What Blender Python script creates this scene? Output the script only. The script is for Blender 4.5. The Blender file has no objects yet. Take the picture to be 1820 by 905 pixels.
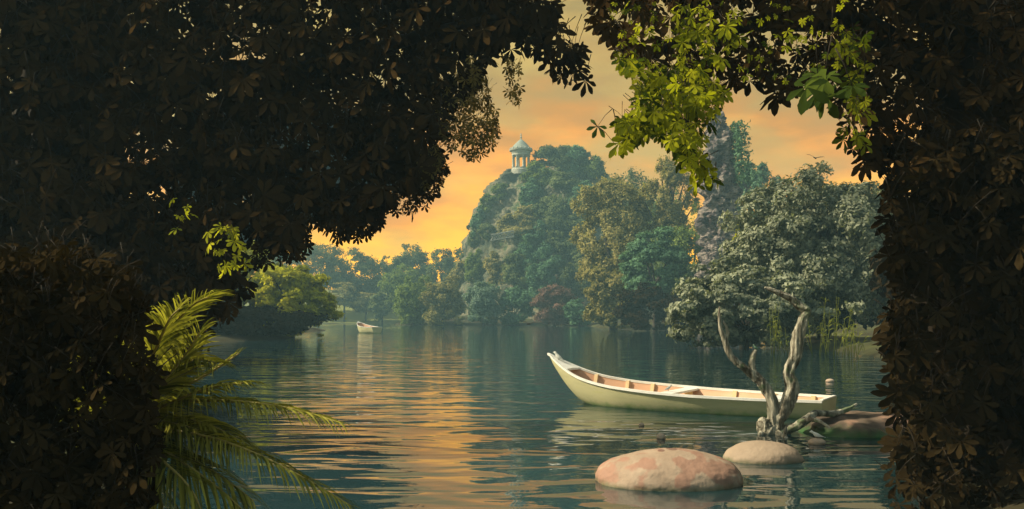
import bpy, math, random
import numpy as np
from mathutils import Vector, Matrix, noise
R = math.radians
sc = bpy.context.scene
col = sc.collection
# ------------------------------------------------------------------ camera
EYE = 1.6; FPX = 1500.0; HOR = 564.0
cam = bpy.data.cameras.new('camera'); camo = bpy.data.objects.new('camera', cam); col.objects.link(camo)
camo.location = (0, 0, EYE); camo.rotation_euler = (R(90), 0, 0)
cam.sensor_width = 36; cam.lens = 36*FPX/1820; cam.shift_y = (HOR-452.5)/1820
cam.clip_start = 0.05; cam.clip_end = 6000
sc.camera = camo
# ------------------------------------------------------------------ light
SUN = Vector((-0.66, -0.02, 0.56)).normalized()
elev = math.asin(SUN.z); azi = math.atan2(SUN.x, SUN.y)
sl = bpy.data.lights.new('sun', 'SUN'); sl.energy = 4.9; sl.angle = R(0.5); sl.color = (1.0, 0.87, 0.62)
so = bpy.data.objects.new('sun', sl); col.objects.link(so)
so.rotation_euler = SUN.to_track_quat('Z', 'Y').to_euler()
W = bpy.data.worlds.new('World'); sc.world = W; W.use_nodes = True
def N(nt, typ, **k):
    n = nt.nodes.new(typ)
    for a, v in k.items(): setattr(n, a, v)
    return n
def L(nt, a, b): nt.links.new(a, b)
def world():
    nt = W.node_tree; nt.nodes.clear()
    out = N(nt, 'ShaderNodeOutputWorld'); bg = N(nt, 'ShaderNodeBackground'); bg.inputs[1].default_value = 1.15
    tc = N(nt, 'ShaderNodeTexCoord'); sp = N(nt, 'ShaderNodeSeparateXYZ'); L(nt, tc.outputs['Generated'], sp.inputs[0])
    # cloud noise bends the bands of the sunset
    mp = N(nt, 'ShaderNodeMapping'); mp.inputs['Scale'].default_value = (2.2, 2.2, 7.0); L(nt, tc.outputs['Generated'], mp.inputs[0])
    nz = N(nt, 'ShaderNodeTexNoise'); nz.inputs['Scale'].default_value = 2.6; nz.inputs['Detail'].default_value = 5; nz.inputs['Roughness'].default_value = .5
    L(nt, mp.outputs[0], nz.inputs['Vector'])
    ad = N(nt, 'ShaderNodeMath', operation='MULTIPLY_ADD'); L(nt, nz.outputs['Fac'], ad.inputs[0]); ad.inputs[1].default_value = .34
    ad2 = N(nt, 'ShaderNodeMath', operation='ADD'); L(nt, sp.outputs['Z'], ad2.inputs[0]); ad2.inputs[1].default_value = -.165
    L(nt, ad2.outputs[0], ad.inputs[2])
    cr = N(nt, 'ShaderNodeValToRGB'); L(nt, ad.outputs[0], cr.inputs[0])
    e = cr.color_ramp.elements
    e[0].position = 0.0; e[0].color = (1.45, .66, .012, 1)
    e[1].position = .55; e[1].color = (.34, .22, .07, 1)
    for p, c in ((.09, (1.25, .55, .010)), (.15, (.84, .31, .02)), (.20, (.52, .22, .03)), (.26, (.39, .22, .05)), (.34, (.28, .185, .05))):
        x = e.new(p); x.color = (*c, 1)
    # soft brighter and pinker cloud patches
    n2 = N(nt, 'ShaderNodeTexNoise'); n2.inputs['Scale'].default_value = 4.2; n2.inputs['Detail'].default_value = 6
    m2 = N(nt, 'ShaderNodeMapping'); m2.inputs['Scale'].default_value = (1.6, 1.6, 4.5); m2.inputs['Location'].default_value = (3, 1, 2)
    L(nt, tc.outputs['Generated'], m2.inputs[0]); L(nt, m2.outputs[0], n2.inputs['Vector'])
    mr = N(nt, 'ShaderNodeMapRange'); L(nt, n2.outputs['Fac'], mr.inputs[0]); mr.inputs[1].default_value = .44; mr.inputs[2].default_value = .66; mr.inputs[4].default_value = .8
    mx = N(nt, 'ShaderNodeMix', data_type='RGBA'); L(nt, mr.outputs[0], mx.inputs[0]); L(nt, cr.outputs[0], mx.inputs[6]); mx.inputs[7].default_value = (.50, .335, .075, 1)
    # the sky behind and overhead: clear evening blue from the Sky Texture
    sky = N(nt, 'ShaderNodeTexSky', sky_type='NISHITA'); sky.sun_disc = False; sky.sun_elevation = elev; sky.sun_rotation = azi
    sk = N(nt, 'ShaderNodeMix', data_type='RGBA', blend_type='MULTIPLY'); sk.inputs[0].default_value = 1
    L(nt, sky.outputs[0], sk.inputs[6]); sk.inputs[7].default_value = (.16, .135, .085, 1)
    back = N(nt, 'ShaderNodeMath', operation='MULTIPLY_ADD'); L(nt, sp.outputs['Y'], back.inputs[0]); back.inputs[1].default_value = -.9; back.inputs[2].default_value = .30
    up = N(nt, 'ShaderNodeMath', operation='MULTIPLY_ADD'); L(nt, sp.outputs['Z'], up.inputs[0]); up.inputs[1].default_value = 1.1; up.inputs[2].default_value = 0
    sm = N(nt, 'ShaderNodeMath', operation='ADD'); L(nt, back.outputs[0], sm.inputs[0]); L(nt, up.outputs[0], sm.inputs[1]); sm.use_clamp = True
    m3 = N(nt, 'ShaderNodeMix', data_type='RGBA'); L(nt, sm.outputs[0], m3.inputs[0]); L(nt, mx.outputs[2], m3.inputs[6]); L(nt, sk.outputs[2], m3.inputs[7])
    L(nt, m3.outputs[2], bg.inputs[0]); L(nt, bg.outputs[0], out.inputs[0])
world()
sc.view_settings.view_transform = 'Standard'; sc.view_settings.look = 'None'
sc.view_settings.exposure = 0.55; sc.view_settings.gamma = 1.0
sc.render.engine = 'CYCLES'
cy = sc.cycles
cy.max_bounces = 6; cy.diffuse_bounces = 2; cy.glossy_bounces = 3; cy.transmission_bounces = 3; cy.volume_bounces = 0; cy.transparent_max_bounces = 4
cy.use_denoising = True; cy.caustics_reflective = False; cy.caustics_refractive = False; cy.sample_clamp_indirect = 4
# ------------------------------------------------------------------ helpers
def P(px, py, d):                      # a place seen in the photograph, d metres out
    return Vector(((px-910)/FPX*d, d, EYE+(HOR-py)*d/FPX))
def tag(o, label=None, cat=None, group=None, kind=None):
    if label: o['label'] = label
    if cat: o['category'] = cat
    if group: o['group'] = group
    if kind: o['kind'] = kind
    return o
def empty(name, loc, label, cat, group=None, rz=0):
    o = bpy.data.objects.new(name, None); col.objects.link(o); o.location = loc; o.rotation_euler = (0, 0, rz)
    return tag(o, label, cat, group)
class MB:
    def __init__(s): s.v = []; s.f = []; s.t = []; s.n = 0; s.mi = []; s.cur = 0
    def add(s, v, f, tint=None):
        v = np.asarray(v, float).reshape(-1, 3); f = [tuple(int(i)+s.n for i in q) for q in f]
        s.v.append(v); s.f += f; s.mi += [s.cur]*len(f); s.t.append(np.full(len(v), .5) if tint is None else np.broadcast_to(np.asarray(tint, float), (len(v),)))
        s.n += len(v)
    def build(s, name, m, parent=None, smooth=True, loc=None):
        me = bpy.data.meshes.new(name); me.from_pydata(np.concatenate(s.v).tolist(), [], s.f)
        a = me.attributes.new('tint', 'FLOAT', 'POINT'); a.data.foreach_set('value', np.concatenate(s.t).astype(np.float32))
        if smooth: me.polygons.foreach_set('use_smooth', [True]*len(me.polygons))
        me.update()
        for x in (m if isinstance(m, (list, tuple)) else [m]): me.materials.append(x)
        if max(s.mi): me.polygons.foreach_set('material_index', s.mi)
        o = bpy.data.objects.new(name, me); col.objects.link(o)
        if parent: o.parent = parent
        if loc is not None: o.location = loc
        return o
def quads_obj(name, verts, tint, m, parent, k=4):       # verts (n,k,3)
    n = len(verts); me = bpy.data.meshes.new(name)
    me.vertices.add(n*k); me.vertices.foreach_set('co', verts.reshape(-1).astype(np.float32))
    me.loops.add(n*k); me.loops.foreach_set('vertex_index', np.arange(n*k, dtype=np.int32))
    me.polygons.add(n); me.polygons.foreach_set('loop_start', np.arange(0, n*k, k, dtype=np.int32))
    me.polygons.foreach_set('loop_total', np.full(n, k, np.int32))
    a = me.attributes.new('tint', 'FLOAT', 'POINT'); a.data.foreach_set('value', np.repeat(tint, k).astype(np.float32))
    me.update(calc_edges=True); me.materials.append(m)
    o = bpy.data.objects.new(name, me); col.objects.link(o)
    if parent: o.parent = parent
    return o
def spline(pts, rad, sub=6):
    pts = [Vector(p) for p in pts]; n = len(pts); P_, R_ = [], []
    for i in range(n-1):
        a = pts[max(i-1, 0)]; b = pts[i]; c = pts[i+1]; d = pts[min(i+2, n-1)]
        for k in range(sub):
            t = k/sub
            P_.append(.5*((2*b)+(c-a)*t+(2*a-5*b+4*c-d)*t*t+(3*b-a-3*c+d)*t**3)); R_.append(rad[i]*(1-t)+rad[i+1]*t)
    P_.append(pts[-1]); R_.append(rad[-1]); return P_, R_
def tube(mb, pts, rad, sides=7, sub=1, ridge=0.0, seed=0, twist=0.0, tint=None):
    if sub > 1: pts, rad = spline(pts, rad, sub)
    pts = [Vector(p) for p in pts]; n = len(pts); V = []; up = Vector((.13, .27, .95))
    prev = None
    for i in range(n):
        t = (pts[min(i+1, n-1)]-pts[max(i-1, 0)]); t = t.normalized() if t.length > 1e-9 else Vector((0, 0, 1))
        if prev is None:
            a = t.orthogonal().normalized()
        else:
            a = (prev - t*prev.dot(t)); a = a.normalized() if a.length > 1e-6 else t.orthogonal().normalized()
        prev = a; b = t.cross(a)
        for k in range(sides):
            th = 2*math.pi*k/sides; r = rad[i]
            if ridge:
                q = Vector((math.cos(th+twist*i)*1.8, math.sin(th+twist*i)*1.8, i*.09+seed*7.3))
                r *= 1+ridge*(noise.noise(q)+.6*noise.noise(q*2.6)+.35*noise.noise(q*6))
            V.append(pts[i]+a*math.cos(th)*r+b*math.sin(th)*r)
    F = [(i*sides+k, i*sides+(k+1) % sides, (i+1)*sides+(k+1) % sides, (i+1)*sides+k) for i in range(n-1) for k in range(sides)]
    F += [tuple(range(sides-1, -1, -1)), tuple((n-1)*sides+k for k in range(sides))]
    mb.add([tuple(v) for v in V], F, tint)
def box(mb, c, s, M=None):
    v = []
    for x in (-1, 1):
        for y in (-1, 1):
            for z in (-1, 1):
                p = Vector((x*s[0]/2, y*s[1]/2, z*s[2]/2))
                if M is not None: p = M @ p
                v.append(tuple(p+Vector(c)))
    mb.add(v, [(0, 1, 3, 2), (4, 6, 7, 5), (0, 4, 5, 1), (2, 3, 7, 6), (0, 2, 6, 4), (1, 5, 7, 3)])
def lathe(mb, prof, c=(0, 0, 0), sides=32):
    n = len(prof); V = [(c[0]+r*math.cos(2*math.pi*k/sides), c[1]+r*math.sin(2*math.pi*k/sides), c[2]+z) for r, z in prof for k in range(sides)]
    F = [(i*sides+k, i*sides+(k+1) % sides, (i+1)*sides+(k+1) % sides, (i+1)*sides+k) for i in range(n-1) for k in range(sides)]
    F += [tuple(range(sides-1, -1, -1)), tuple((n-1)*sides+k for k in range(sides))]
    mb.add(V, F)
# ------------------------------------------------------------------ materials
def leafmat(name, a, b, trans=.3, gloss=.0):
    m = bpy.data.materials.new(name); m.use_nodes = True; nt = m.node_tree; nt.nodes.clear()
    o = N(nt, 'ShaderNodeOutputMaterial'); at = N(nt, 'ShaderNodeAttribute', attribute_name='tint')
    mx = N(nt, 'ShaderNodeMix', data_type='RGBA'); L(nt, at.outputs['Fac'], mx.inputs[0]); mx.inputs[6].default_value = (*a, 1); mx.inputs[7].default_value = (*b, 1)
    if gloss:
        d = N(nt, 'ShaderNodeBsdfPrincipled'); d.inputs['Roughness'].default_value = gloss; L(nt, mx.outputs[2], d.inputs['Base Color'])
    else:
        d = N(nt, 'ShaderNodeBsdfDiffuse'); L(nt, mx.outputs[2], d.inputs[0])
    t = N(nt, 'ShaderNodeBsdfTranslucent'); g = N(nt, 'ShaderNodeMix', data_type='RGBA', blend_type='MULTIPLY'); g.inputs[0].default_value = 1
    L(nt, mx.outputs[2], g.inputs[6]); g.inputs[7].default_value = (1.5, 1.6, .7, 1); L(nt, g.outputs[2], t.inputs[0])
    s = N(nt, 'ShaderNodeMixShader'); s.inputs[0].default_value = trans; L(nt, d.outputs[0], s.inputs[1]); L(nt, t.outputs[0], s.inputs[2]); L(nt, s.outputs[0], o.inputs[0])
    return m
def surf(name, stops, scale=3.0, detail=6, rough=.8, bump=.0, bscale=20, stretch=(1, 1, 1), waterline_tint=None, patches=None, spec=.3, dist=.02):
    """noise-mottled surface; stops: [(pos,(r,g,b))...]; algae=(z0,z1,colour) a noise-edged tint near the waterline; patches=(colour, scale, threshold)"""
    m = bpy.data.materials.new(name); m.use_nodes = True; nt = m.node_tree; b = nt.nodes['Principled BSDF']
    b.inputs['Roughness'].default_value = rough; b.inputs['Specular IOR Level'].default_value = spec
    tc = N(nt, 'ShaderNodeTexCoord'); mp = N(nt, 'ShaderNodeMapping'); mp.inputs['Scale'].default_value = stretch; L(nt, tc.outputs['Object'], mp.inputs[0])
    nz = N(nt, 'ShaderNodeTexNoise'); nz.inputs['Scale'].default_value = scale; nz.inputs['Detail'].default_value = detail; L(nt, mp.outputs[0], nz.inputs['Vector'])
    cr = N(nt, 'ShaderNodeValToRGB'); L(nt, nz.outputs['Fac'], cr.inputs[0]); e = cr.color_ramp.elements
    e[0].position = stops[0][0]; e[0].color = (*stops[0][1], 1); e[1].position = stops[-1][0]; e[1].color = (*stops[-1][1], 1)
    for p, c in stops[1:-1]:
        x = e.new(p); x.color = (*c, 1)
    c = cr.outputs[0]
    if patches:
        n3 = N(nt, 'ShaderNodeTexNoise'); n3.inputs['Scale'].default_value = patches[1]; n3.inputs['Detail'].default_value = 4; L(nt, tc.outputs['Object'], n3.inputs['Vector'])
        mr = N(nt, 'ShaderNodeMapRange'); L(nt, n3.outputs['Fac'], mr.inputs[0]); mr.inputs[1].default_value = patches[2]; mr.inputs[2].default_value = patches[2]+.05; mr.inputs[4].default_value = .8
        mx = N(nt, 'ShaderNodeMix', data_type='RGBA'); L(nt, mr.outputs[0], mx.inputs[0]); L(nt, c, mx.inputs[6]); mx.inputs[7].default_value = (*patches[0], 1); c = mx.outputs[2]
    if waterline_tint:  # green mixed in near the waterline, its edge broken up by noise
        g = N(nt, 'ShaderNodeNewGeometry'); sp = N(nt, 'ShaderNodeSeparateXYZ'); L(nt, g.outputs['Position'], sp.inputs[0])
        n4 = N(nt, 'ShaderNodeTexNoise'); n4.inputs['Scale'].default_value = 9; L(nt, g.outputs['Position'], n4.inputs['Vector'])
        ma = N(nt, 'ShaderNodeMath', operation='MULTIPLY_ADD'); L(nt, n4.outputs['Fac'], ma.inputs[0]); ma.inputs[1].default_value = (waterline_tint[1]-waterline_tint[0])*1.2; L(nt, sp.outputs['Z'], ma.inputs[2])
        mr = N(nt, 'ShaderNodeMapRange'); L(nt, ma.outputs[0], mr.inputs[0]); off = (waterline_tint[1]-waterline_tint[0])*.6
        mr.inputs[1].default_value = waterline_tint[0]+off; mr.inputs[2].default_value = waterline_tint[1]+off; mr.inputs[3].default_value = .85; mr.inputs[4].default_value = 0
        mx = N(nt, 'ShaderNodeMix', data_type='RGBA'); L(nt, mr.outputs[0], mx.inputs[0]); L(nt, c, mx.inputs[6]); mx.inputs[7].default_value = (*waterline_tint[2], 1); c = mx.outputs[2]
    L(nt, c, b.inputs['Base Color'])
    if bump:
        n2 = N(nt, 'ShaderNodeTexNoise'); n2.inputs['Scale'].default_value = bscale; n2.inputs['Detail'].default_value = 8; L(nt, mp.outputs[0], n2.inputs['Vector'])
        bp = N(nt, 'ShaderNodeBump'); bp.inputs['Strength'].default_value = bump; bp.inputs['Distance'].default_value = dist; L(nt, n2.outputs['Fac'], bp.inputs['Height']); L(nt, bp.outputs[0], b.inputs['Normal'])
    return m
M = {}
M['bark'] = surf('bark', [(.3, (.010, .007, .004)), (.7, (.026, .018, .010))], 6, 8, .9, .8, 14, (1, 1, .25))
M['limb'] = surf('limb bark', [(.3, (.03, .024, .02)), (.7, (.07, .06, .05))], 3, 6, .9)
M['soil'] = surf('grass and soil', [(.3, (.03, .022, .010)), (.5, (.035, .034, .012)), (.7, (.09, .10, .025))], .25, 8, .95, .5, 6)
M['rockface'] = surf('cliff rock', [(.32, (.03, .045, .03)), (.46, (.10, .11, .07)), (.54, (.20, .18, .12)), (.64, (.05, .08, .03))], .28, 10, .95, 1.0, 1.2, (1, 1, 1), dist=.6)
M['spirerock'] = surf('spire rock', [(.34, (.025, .02, .022)), (.46, (.10, .085, .09)), (.56, (.30, .25, .22)), (.66, (.09, .085, .08))], .9, 12, .95, 1.0, 1.6, (1, 1, 2.2), dist=.5)
M['stone'] = surf('temple stone', [(.3, (.32, .33, .28)), (.7, (.50, .50, .42))], 2, 6, .9)
M['roofstone'] = surf('temple roof stone', [(.3, (.20, .25, .22)), (.7, (.34, .38, .33))], 3, 6, .9)
M['iron'] = surf('painted iron', [(.3, (.25, .27, .24)), (.7, (.36, .37, .33))], 2, 4, .6)
M['boulder'] = surf('mottled boulder', [(.3, (.30, .22, .16)), (.6, (.42, .32, .24)), (.8, (.34, .28, .21))], 2.2, 10, .75, .4, 20, waterline_tint=(-.03, .055, (.05, .09, .03)), patches=((.33, .18, .13), 3.4, .50))
M['boulder_plain'] = surf('plain boulder', [(.3, (.29, .22, .16)), (.7, (.40, .31, .23))], 1.6, 10, .75, .4, 20, waterline_tint=(-.03, .045, (.05, .09, .03)))
M['boulder_dark'] = surf('shore rock', [(.38, (.04, .03, .022)), (.5, (.13, .095, .07)), (.62, (.32, .19, .13))], 2.0, 10, .8, .8, 9, waterline_tint=(-.02, .14, (.02, .10, .02)))
M['pebble'] = surf('pebble', [(.3, (.34, .25, .19)), (.7, (.48, .38, .28))], 9, 6, .7, .2, 30)
M['drift'] = surf('weathered driftwood', [(.32, (.05, .045, .03)), (.42, (.20, .19, .145)), (.52, (.46, .43, .34)), (.58, (.10, .085, .06)), (.70, (.34, .32, .25))], 9, 8, .8, 1.0, 22, (1, 1, .16), patches=((.10, .15, .07), 3.2, .58), dist=.03)  # green patches put light reflected from the water into the wood colour
M['hull'] = surf('cream hull paint', [(.3, (.50, .48, .27)), (.55, (.56, .53, .31)), (.75, (.52, .50, .24))], 2.4, 8, .55, .15, 30, (1, 1, 6), waterline_tint=(-.04, .10, (.10, .26, .06)), spec=.4)
M['inner'] = surf('salmon inner planking', [(.3, (.58, .33, .21)), (.7, (.68, .42, .28))], 2.0, 8, .6, .1, 20, (1, 1, 5))
M['rib'] = surf('pale rib wood', [(.3, (.55, .40, .22)), (.7, (.66, .50, .29))], 5, 6, .6)
M['white'] = surf('white boat paint', [(.3, (.70, .70, .66)), (.7, (.82, .82, .78))], 6, 6, .5, .1, 30)
M['feather'] = surf('white feathers', [(.3, (.66, .68, .62)), (.7, (.80, .80, .76))], 14, 6, .7, .2, 60)
M['greyfeather'] = surf('grey feathers', [(.3, (.30, .32, .32)), (.7, (.55, .56, .54))], 14, 6, .7, .2, 60)
M['greenfeather'] = surf('green feathers', [(.3, (.12, .28, .16)), (.7, (.40, .55, .40))], 10, 6, .7, .2, 60)
M['blackfeather'] = surf('black feathers', [(.3, (.012, .010, .009)), (.7, (.03, .025, .02))], 14, 6, .6)
LM = {
 'dark': leafmat('shaded chestnut leaves', (.026, .0155, .006), (.040, .0245, .009), .08),  # canopy shade put into the leaf colour; brighter leaves use lighter materials
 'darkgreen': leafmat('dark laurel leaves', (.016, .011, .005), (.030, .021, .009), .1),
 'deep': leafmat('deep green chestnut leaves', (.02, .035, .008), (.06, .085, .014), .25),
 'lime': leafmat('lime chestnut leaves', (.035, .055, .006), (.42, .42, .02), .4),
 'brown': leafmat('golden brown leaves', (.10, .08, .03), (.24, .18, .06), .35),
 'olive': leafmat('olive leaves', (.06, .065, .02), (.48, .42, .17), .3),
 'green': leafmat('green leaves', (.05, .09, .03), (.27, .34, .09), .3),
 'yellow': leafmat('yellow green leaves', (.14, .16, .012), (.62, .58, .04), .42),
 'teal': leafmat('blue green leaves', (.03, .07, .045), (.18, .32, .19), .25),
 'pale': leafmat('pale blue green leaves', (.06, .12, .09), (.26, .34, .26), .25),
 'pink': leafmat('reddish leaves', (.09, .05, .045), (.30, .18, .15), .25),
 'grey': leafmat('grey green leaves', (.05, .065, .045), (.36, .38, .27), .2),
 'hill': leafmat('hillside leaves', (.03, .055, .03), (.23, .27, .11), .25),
 'palm': leafmat('palm leaflets', (.06, .07, .012), (.40, .37, .07), .3),
 'reed': leafmat('reed leaves', (.09, .11, .02), (.26, .28, .05), .3),
}
# ------------------------------------------------------------------ lake and terrain
LAKE = np.array([(-2.1, 5), (2.6, 4.8), (3.7, 7.5), (5.7, 12), (9.4, 20), (13.8, 30), (15.5, 38), (15, 46), (20, 60), (26, 90), (26, 118), (13, 124), (14, 158), (-5, 167), (-24, 170), (-27, 196),
                 (-30, 216), (-54, 214), (-60, 180), (-50, 130), (-32, 112), (-22.5, 104), (-22, 97), (-21.5, 80), (-16.5, 64), (-19.5, 48), (-10.3, 20), (-5.6, 12), (-3.8, 8)])
def lake_sd(x, y):                     # <0 inside the lake
    x = np.asarray(x, float); y = np.asarray(y, float); d = np.full(x.shape, 1e9); ins = np.zeros(x.shape, bool)
    n = len(LAKE)
    for i in range(n):
        a = LAKE[i]; b = LAKE[(i+1) % n]; e = b-a; w0 = x-a[0]; w1 = y-a[1]
        t = np.clip((w0*e[0]+w1*e[1])/(e@e), 0, 1); d = np.minimum(d, np.hypot(w0-t*e[0], w1-t*e[1]))
        c = ((a[1] > y) != (b[1] > y)); ins ^= c & (x < (b[0]-a[0])*(y-a[1])/(b[1]-a[1]+1e-12)+a[0])
    return np.where(ins, -d, d)
def height(x, y):
    s = lake_sd(x, y)
    far = np.clip((np.asarray(y, float)-35)/80, 0, 1)
    h = .28*np.clip(s/.9, 0, 1)+np.clip(s, 0, 60)*.035+far*np.clip((s-6)*.12, 0, 9)+.25*np.clip(s/4, 0, 1)*np.sin(x*.7+1)*np.sin(y*.5)
    return np.where(s < 0, np.maximum(-1.3, s*.45)-.02, h)
def hz(x, y): return float(height(np.array([x]), np.array([y]))[0])
def grid_axis(lo, hi, c, step, grow):
    a = [c]; s = step
    while a[-1] < hi: a.append(a[-1]+s); s *= grow
    b = [c]; s = step
    while b[-1] > lo: b.append(b[-1]-s); s *= grow
    return np.array(sorted(set(b+a)))
def terrain():
    xs = grid_axis(-2500, 2500, 0, .35, 1.035); ys = grid_axis(-1200, 4000, 9, .35, 1.03)
    X, Y = np.meshgrid(xs, ys); Z = height(X, Y)
    nx, ny = len(xs), len(ys); mb = MB()
    F = [(j*nx+i, j*nx+i+1, (j+1)*nx+i+1, (j+1)*nx+i) for j in range(ny-1) for i in range(nx-1)]
    mb.add(np.stack([X, Y, Z], -1).reshape(-1, 3), F)
    m = M['soil']; nt = m.node_tree; b = nt.nodes['Principled BSDF']; src = b.inputs['Base Color'].links[0].from_socket   # mown lawn on the far shore
    g = N(nt, 'ShaderNodeNewGeometry'); sp = N(nt, 'ShaderNodeSeparateXYZ'); L(nt, g.outputs['Position'], sp.inputs[0]); mr = N(nt, 'ShaderNodeMapRange'); L(nt, sp.outputs['Y'], mr.inputs[0])
    mr.inputs[1].default_value = 215.5; mr.inputs[2].default_value = 217.5; mx = N(nt, 'ShaderNodeMix', data_type='RGBA'); L(nt, mr.outputs[0], mx.inputs[0]); L(nt, src, mx.inputs[6]); mx.inputs[7].default_value = (.22, .24, .06, 1); L(nt, mx.outputs[2], b.inputs['Base Color'])
    tag(mb.build('ground', m), kind='structure')
terrain()
def water():
    m = bpy.data.materials.new('lake water'); m.use_nodes = True; nt = m.node_tree; b = nt.nodes['Principled BSDF']
    b.inputs['Base Color'].default_value = (.008, .030, .036, 1); b.inputs['Roughness'].default_value = .015
    b.inputs['IOR'].default_value = 2.1; b.inputs['Specular IOR Level'].default_value = .7
    g = N(nt, 'ShaderNodeNewGeometry')
    def nz(scale, sx, sy, det, dist=0):
        mp = N(nt, 'ShaderNodeMapping'); mp.inputs['Scale'].default_value = (sx, sy, 1); L(nt, g.outputs['Position'], mp.inputs[0])
        n = N(nt, 'ShaderNodeTexNoise'); n.inputs['Scale'].default_value = scale; n.inputs['Detail'].default_value = det; n.inputs['Distortion'].default_value = dist; L(nt, mp.outputs[0], n.inputs['Vector']); return n.outputs['Fac']
    big = nz(1.0, .55, 1.5, 1.0, .8); mid = nz(1.0, 1.2, 3.6, 1.5, .4); fine = nz(1.0, 4, 13, 2.0)
    def bump(h, dist, prev=None):
        n = N(nt, 'ShaderNodeBump'); n.inputs['Strength'].default_value = 1; n.inputs['Distance'].default_value = dist; L(nt, h, n.inputs['Height'])
        if prev: L(nt, prev, n.inputs['Normal'])
        return n.outputs[0]
    x = bump(big, .034); x = bump(mid, .0062, x); x = bump(fine, .0005, x)
    L(nt, x, b.inputs['Normal'])
    mb = MB(); c = LAKE.mean(0); pts = []
    xs = np.linspace(-75, 40, 40); ys = np.linspace(-2, 240, 60); X, Y = np.meshgrid(xs, ys)
    F = [(j*40+i, j*40+i+1, (j+1)*40+i+1, (j+1)*40+i) for j in range(59) for i in range(39)]
    # only the cells that touch the lake
    sd = lake_sd(X, Y).reshape(-1); F = [f for f in F if min(sd[list(f)]) < 1.5]
    mb.add(np.stack([X, Y, X*0], -1).reshape(-1, 3), F)
    tag(mb.build('water', m), kind='structure')
water()
# ------------------------------------------------------------------ cliff (terrain) under the temple
def rockring(name, rings, m, seg=160, amp=1.2, fr=.25, seed=0, sub=5, strata=0.0):
    """rings: (z, cx, cy, rx, ry) lofted and broken up by noise"""
    rows = []
    for i in range(len(rings)-1):
        for k in range(sub):
            t = k/sub; rows.append([rings[i][j]*(1-t)+rings[i+1][j]*t for j in range(5)])
    rows.append(list(rings[-1])); V = []
    for z, cx, cy_, rx, ry in rows:
        for k in range(seg):
            th = 2*math.pi*k/seg; d = Vector((math.cos(th), math.sin(th), 0)); p = Vector((cx+rx*d.x, cy_+ry*d.y, z)); q = p*fr+Vector((seed, 0, 0))
            a = noise.noise(q)+.55*noise.noise(q*2.3)+.4*abs(noise.noise(q*5))+.25*noise.noise(q*11)
            p += d*amp*a*min(1, rx/2)
            if strata: p += d*strata*(noise.noise(Vector((th*2, 0, z*1.7)))+.5*noise.noise(Vector((th*5, 3, z*4))))
            p.z += .3*amp*noise.noise(q*1.9+Vector((9, 9, 9))); V.append(tuple(p))
    n = len(rows); F = [(i*seg+k, i*seg+(k+1) % seg, (i+1)*seg+(k+1) % seg, (i+1)*seg+k) for i in range(n-1) for k in range(seg)]
    F.append(tuple((n-1)*seg+k for k in range(seg)))
    mb = MB(); mb.add(V, F); return mb.build(name, m)
HILL = [(-1, 20, 212, 37, 44), (5, 18, 212, 33, 40), (12, 16, 211, 28.5, 35), (18, 14.5, 209, 25.5, 30), (24, 14, 208, 23.7, 26), (29, 13.5, 207, 21.5, 22), (33, 12, 205, 17, 16), (35.3, 9, 202, 11.5, 10), (36.0, 6, 200, 6, 6)]
tag(rockring('cliff', HILL, M['rockface'], 240, 2.9, .15, 3, 7, 1.1), kind='structure')
def hill_front(x, z):                  # y of the hill's camera side at a given x, z
    for i in range(len(HILL)-1):
        if HILL[i][0] <= z <= HILL[i+1][0]:
            t = (z-HILL[i][0])/(HILL[i+1][0]-HILL[i][0]); c = [HILL[i][j]*(1-t)+HILL[i+1][j]*t for j in range(5)]
            u = max(-1, min(1, (x-c[1])/c[3])); return c[2]-c[4]*math.sqrt(max(0, 1-u*u))
    return 200
# ------------------------------------------------------------------ trees
def unit(v): return v/np.maximum(np.linalg.norm(v, axis=-1, keepdims=True), 1e-9)
def leaf_quads(c, nrm, size, rng, aspect=1.7):
    n = len(c); r = rng.normal(size=(n, 3)); a = unit(np.cross(nrm, r)); b = np.cross(nrm, a)
    s = (size*rng.uniform(.6, 1.35, n))[:, None]
    tip = a*s*aspect*.5; w = b*s*.5; bend = nrm*s*.18
    return np.stack([c-tip, c+w*.9+bend, c+tip, c-w*.9+bend], 1)
def crown(rng, z0, z1, rx, ry, n, size, K=46, clump=.27, flat=.62, bias=.42, droop=0.0, fan=False, skirt=False):
    zc = (z0+z1)/2; rz = (z1-z0)/2
    d = unit(rng.normal(size=(K, 3))); rr = rng.uniform(.25, 1, K)**bias
    rad = rng.uniform(.6, 1.25, K)*clump
    C = d*rr[:, None]*(1-rad[:, None]*.8)*rng.uniform(.8, 1.12, (K, 1))
    if skirt:
        zz = np.clip(-C[:, 2], 0, .9); C[:, :2] /= (np.sqrt(np.maximum(.12, 1-zz**2))**.9)[:, None]
    w = rad**2; ci = rng.choice(K, n, p=w/w.sum())
    # each clump is made of twigs: leaves cluster along short lines
    T = 14; tw = unit(rng.normal(size=(K, T, 3))+d[:, None, :]*.5); ti = rng.integers(0, T, n)
    along = rng.uniform(.25, 1.0, n)**.7
    off = tw[ci, ti]*along[:, None]+rng.normal(size=(n, 3))*.16
    off[:, 2] *= flat; off[:, 2] -= droop*along**2
    p = C[ci]+off*rad[ci][:, None]*1.15
    nr = unit(off*.7+d[ci]*.35+rng.normal(size=(n, 3))*.5+np.array([0, 0, .45]))
    p = p*np.array([rx, ry, rz])+np.array([0, 0, zc])
    tint = np.clip(rng.uniform(0, 1, n)*.55+rng.uniform(0, 1, K)[ci]*.5, 0, 1)
    return leaf_quads(p, nr, size, rng), tint, C*np.array([rx, ry, rz])+np.array([0, 0, zc])
TREES = {}
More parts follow.
